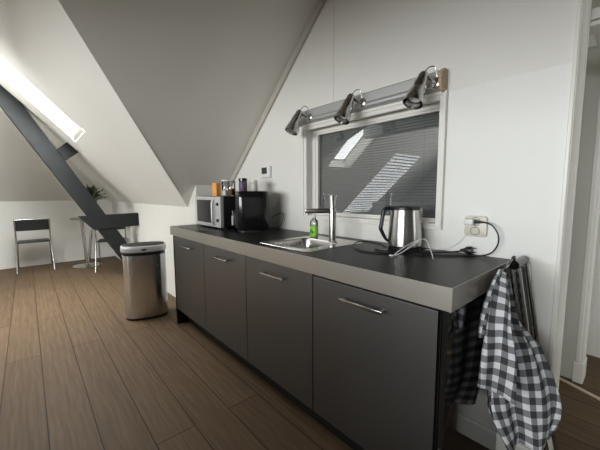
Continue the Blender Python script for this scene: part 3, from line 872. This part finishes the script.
# ------------------------------------------------------------------ chairs
def bend(pts, r=.04, n=5):
    """round the corners of a polyline"""
    P = [Vector(p) for p in pts]; out = [P[0]]
    for i in range(1, len(P) - 1):
        a = (P[i - 1] - P[i]); c_ = (P[i + 1] - P[i])
        ra = min(r, a.length * .45, c_.length * .45)
        p0 = P[i] + a.normalized() * ra; p2 = P[i] + c_.normalized() * ra
        for q in range(n + 1):
            t_ = q / n
            out.append(p0 * (1 - t_) ** 2 + P[i] * 2 * t_ * (1 - t_) + p2 * t_ * t_)
    out.append(P[-1]); return out
def make_chair(label, loc, rz):
    """chrome tube chair, local +x is its front"""
    t = thing('tube_chair', label, 'chair', loc, rz, 'chrome and black chairs at the far end')
    hw = .205
    for s_ in (-1, 1):
        # back post leaning forward into the front leg
        MB().tube(bend([(-.14, s_ * hw, .83), (-.10, s_ * hw, .47), (-.20, s_ * (hw + .02), .012)], .08), .0115, 10).build('leg', 'nickel', t, True)
        MB().tube(bend([(.20, s_ * (hw - .01), .455), (.17, s_ * (hw - .005), .445), (.25, s_ * (hw + .01), .012)], .05), .0105, 10).build('leg', 'nickel', t, True)
        MB().tube([(-.105, s_ * hw, .452), (.20, s_ * (hw - .01), .452)], .0105, 10).build('side_rail', 'nickel', t, True)
    MB().tube([(-.14, -hw, .825), (-.14, hw, .825)], .0105, 10).build('top_rail', 'nickel', t, True)
    b = MB(); b.box(-.105, .205, -hw + .012, hw - .012, .455, .480, .010, 3); b.build('seat', 'vinyl', t, True)
    b = MB()
    secs = []
    for q in range(9):
        f = q / 8; y_ = -hw + .010 + (2 * hw - .020) * f; bow = -.022 * (1 - (2 * f - 1) ** 2)
        secs.append([(-.128 + bow - .008, y_, .655), (-.118 + bow, y_, .655), (-.131 + bow, y_, .818), (-.143 + bow, y_, .818)])
    b.loft(secs); b.build('backrest', 'vinyl', t, False)
    return t
make_chair('chrome tube chair with black seat standing alone against the far end wall', (-6.10, -.92, 0), PI)
make_chair('chrome tube chair with black seat behind the truss at the small table', (-5.35, .03, 0), math.radians(165))

tb = thing('pedestal_table', 'small round pedestal table with chrome leg behind the truss', 'table', (-5.90, -.14, 0))
b = MB(); b.lathe([(.30, .795), (.315, .800), (.315, .816), (.31, .820)], seg=40); b.build('tabletop', 'grey', tb, True)
b = MB(); b.lathe([(.21, 0), (.21, .010), (.05, .03), (.032, .05)], (0, -.12, 0), seg=32); b.build('base', 'chrome', tb, True)
b = MB(); b.tube([(0, -.12, .04), (-.01, -.155, .79)], .026, 14); b.build('column', 'chrome', tb, True)
b = MB(); b.tube([(0, -.10, .04), (.02, .0, .79)], .022, 14); b.build('column', 'chrome', tb, True)
pl = thing('potted_plant', 'dark leafy plant in a black pot on the pedestal table', 'plant', (-5.84, -.155, .82))
b = MB(); b.lathe([(.055, 0), (.06, .01), (.085, .25), (.088, .275), (.078, .275), (.074, .25)], seg=24); b.build('pot', 'gloss_black', pl, True)
def leaves(n, m, nm, seed):
    rr = random.Random(seed); lf = MB()
    for q in range(n):
        a = rr.uniform(0, 2 * PI); el = rr.uniform(.15, 1.45); R_ = rr.uniform(.08, .215)
        d_ = Vector((math.cos(a) * math.cos(el), math.sin(a) * math.cos(el), math.sin(el)))
        p = Vector((0, 0, .29)) + Vector((d_.x * R_ * 1.05, d_.y * R_ * 1.05, d_.z * R_ * .95))
        lf.tube([Vector((d_.x * .03, d_.y * .03, .25)), p], .002, 5)
        sd = d_.cross(Vector((0, 0, 1))).normalized(); sd = (sd + Vector((rr.uniform(-.6, .6), rr.uniform(-.6, .6), rr.uniform(-.6, .6)))).normalized()
        ln = rr.uniform(.045, .085); wd_ = ln * .33
        up_ = d_.cross(sd).normalized() * .006
        base_, tip, md = p, p + d_ * ln, p + d_ * ln * .45
        vs = [lf.bm.verts.new(v) for v in (base_, md + sd * wd_, tip, md - sd * wd_, md + up_)]
        for f in ((0, 1, 4), (1, 2, 4), (2, 3, 4), (3, 0, 4)): lf.bm.faces.new([vs[i] for i in f])
    return lf.build(nm, m, pl, recalc=False)
leaves(150, 'leaf', 'foliage', 3)
leaves(34, 'leafpale', 'pale_leaves', 9)

# ------------------------------------------------------------------ folded chair and tea towel at the counter end
fc = thing('folded_chair', 'folded chrome and black chair leaning at the end of the worktop', 'chair', (.155, .40, 0))
def FP(u, z, off=0):
    """u runs along the folded chair's width, from the room side (0) to the wall"""
    return (.030 + .17 * (.94 - z) + off - .155, .462 + u - .40, z)
for off in (0, .022):
    for u_ in (.006, .128):
        MB().tube([FP(u_, .92, off), FP(u_, .5, off), FP(u_, .011, off * 2)], .0085, 10).build('leg', 'chrome', fc, True)
MB().tube([FP(-.004, .928, .010), FP(.140, .928, .010)], .019, 14).build('top_rail', 'gloss_black', fc, True)
MB().prism([FP(.016, .90, .006), FP(.118, .90, .006), FP(.118, .66, .006), FP(.016, .66, .006)], (.008, 0, 0), .002).build('backrest', 'vinyl', fc)
MB().prism([FP(.016, .60, .006), FP(.118, .60, .006), FP(.118, .25, .006), FP(.016, .25, .006)], (.012, 0, 0), .003).build('seat', 'vinyl', fc)

def cloth_sheet(bm, uvl, L_, R_, uv0, width, nu, nv, folds, seed=0, th=None):
    """sheet between two edge curves L_ and R_ (top to bottom); folds displaces it along its normal"""
    Lc = catmull(L_, 8); Rc = catmull(R_, 8)
    def samp(c_, f):
        i = f * (len(c_) - 1); a = int(i); a2 = min(a + 1, len(c_) - 1); return c_[a].lerp(c_[a2], i - a)
    grid = []
    lens = 0; prev = None
    for v in range(nv + 1):
        fv = v / nv
        a, b_ = samp(Lc, fv), samp(Rc, fv)
        mid = (a + b_) / 2
        if prev is not None: lens += (mid - prev).length
        prev = mid
        row = []
        wv = (b_ - a)
        nrm = wv.cross(Vector((0, 0, 1)))
        nrm = nrm.normalized() if nrm.length > 1e-6 else Vector((1, 0, 0))
        for u in range(nu + 1):
            fu = u / nu
            p = a.lerp(b_, fu) + nrm * folds(fu, fv)
            vtx = bm.verts.new(p)
            row.append((vtx, (uv0[0] + (fu - .5) * width(fv), uv0[1] - lens)))
        grid.append(row)
    for v in range(nv):
        for u in range(nu):
            q = (grid[v][u], grid[v][u + 1], grid[v + 1][u + 1], grid[v + 1][u])
            f = bm.faces.new([t_[0] for t_ in q]); f.smooth = True
            for lp, t_ in zip(f.loops, q): lp[uvl].uv = t_[1]
tw = MB(); uvl = tw.bm.loops.layers.uv.new('UVMap')
# big outer panel
cloth_sheet(tw.bm, uvl,
            [(0.032, 0.335, 0.926), (0.053, 0.271, 0.792), (0.064, 0.217, 0.621), (0.069, 0.185, 0.471), (0.122, 0.185, 0.348)],
            [(0.039, 0.358, 0.926), (0.069, 0.378, 0.835), (0.099, 0.399, 0.723), (0.165, 0.378, 0.664), (0.227, 0.340, 0.536), (0.240, 0.324, 0.450), (0.224, 0.308, 0.370)],
            (.01, 0), lambda fv: .06 + .25 * fv ** .7, 26, 34,
            lambda u, v: (.021 * math.sin(u * PI * 3.4 + .4 + v * .8) * v ** .7 + .008 * math.sin(u * 9 + v * 7) * v + .004 * math.sin(u * 23 - v * 5)))
# front flap
cloth_sheet(tw.bm, uvl,
            [(0.051, 0.270, 0.939), (0.055, 0.164, 0.847), (0.055, 0.116, 0.717), (0.055, 0.085, 0.595)],
            [(0.070, 0.249, 0.939), (0.117, 0.137, 0.876), (0.133, 0.111, 0.802), (0.146, 0.137, 0.685), (0.146, 0.143, 0.553)],
            (.185, .01), lambda fv: .03 + .105 * fv ** .8, 14, 24,
            lambda u, v: .011 * math.sin(u * PI * 2.3 + v) * v ** .6 - .004 + .004 * math.sin(u * 11 + v * 9) * v)
# twisted tail on the counter side
cloth_sheet(tw.bm, uvl,
            [(.046, .275, .945), (.022, .262, .87), (.014, .235, .78), (.018, .215, .70)],
            [(.056, .255, .945), (.050, .215, .86), (.042, .195, .77), (.036, .200, .71)],
            (.4, .02), lambda fv: .05, 8, 14,
            lambda u, v: .010 * math.sin(u * PI * 3) * (.4 + v))
# back sheet hanging down the counter side
cloth_sheet(tw.bm, uvl,
            [(.026, .470, .945), (.018, .475, .80), (.016, .485, .60), (.020, .470, .42), (.030, .440, .30)],
            [(.040, .340, .932), (.044, .270, .80), (.052, .225, .62), (.056, .200, .475), (.105, .225, .360)],
            (.62, .015), lambda fv: .05 + .11 * fv, 14, 24,
            lambda u, v: .008 * math.sin(u * PI * 3) * v)
# over the rail
cloth_sheet(tw.bm, uvl,
            [(.026, .500, .940), (.036, .470, .964), (.040, .400, .935)],
            [(.044, .470, .940), (.050, .440, .962), (.050, .340, .938)],
            (.3, .0), lambda fv: .09, 8, 6, lambda u, v: .003 * math.sin(u * 9))
o = tw.build('tea_towel', 'gingham', None, True)
sd = o.modifiers.new('thick', 'SOLIDIFY'); sd.thickness = .0016
tag(o, 'grey and white checked tea towel draped at the end of the worktop', 'towel')

# ------------------------------------------------------------------ camera
cam = bpy.data.cameras.new('Camera'); co = bpy.data.objects.new('Camera', cam); C.objects.link(co)
cam.sensor_fit = 'HORIZONTAL'; cam.sensor_width = 36; cam.lens = 310.891 / 600 * 36
cam.clip_start = .02
yaw, pitch_, roll = .85098, .10291, -.0049
f = Vector((-math.sin(yaw) * math.cos(pitch_), math.cos(yaw) * math.cos(pitch_), -math.sin(pitch_)))
rgt = f.cross(Vector((0, 0, 1))).normalized(); up = rgt.cross(f)
cr, sr = math.cos(roll), math.sin(roll)
r2, u2 = rgt * cr + up * sr, -rgt * sr + up * cr
mt = Matrix((r2, u2, -f)).transposed().to_4x4(); mt.translation = Vector((.39, -.9632, 1.2147))
co.matrix_world = mt
sc.camera = co

sc.view_settings.view_transform = 'Standard'
sc.view_settings.look = 'None'
sc.view_settings.gamma = 1
sc.view_settings.exposure = -0.15
sc.view_settings.use_curve_mapping = False
sc.cycles.use_denoising = True
sc.cycles.max_bounces = 10
sc.cycles.diffuse_bounces = 6
sc.cycles.glossy_bounces = 5
sc.cycles.transparent_max_bounces = 12
sc.cycles.sample_clamp_indirect = 6
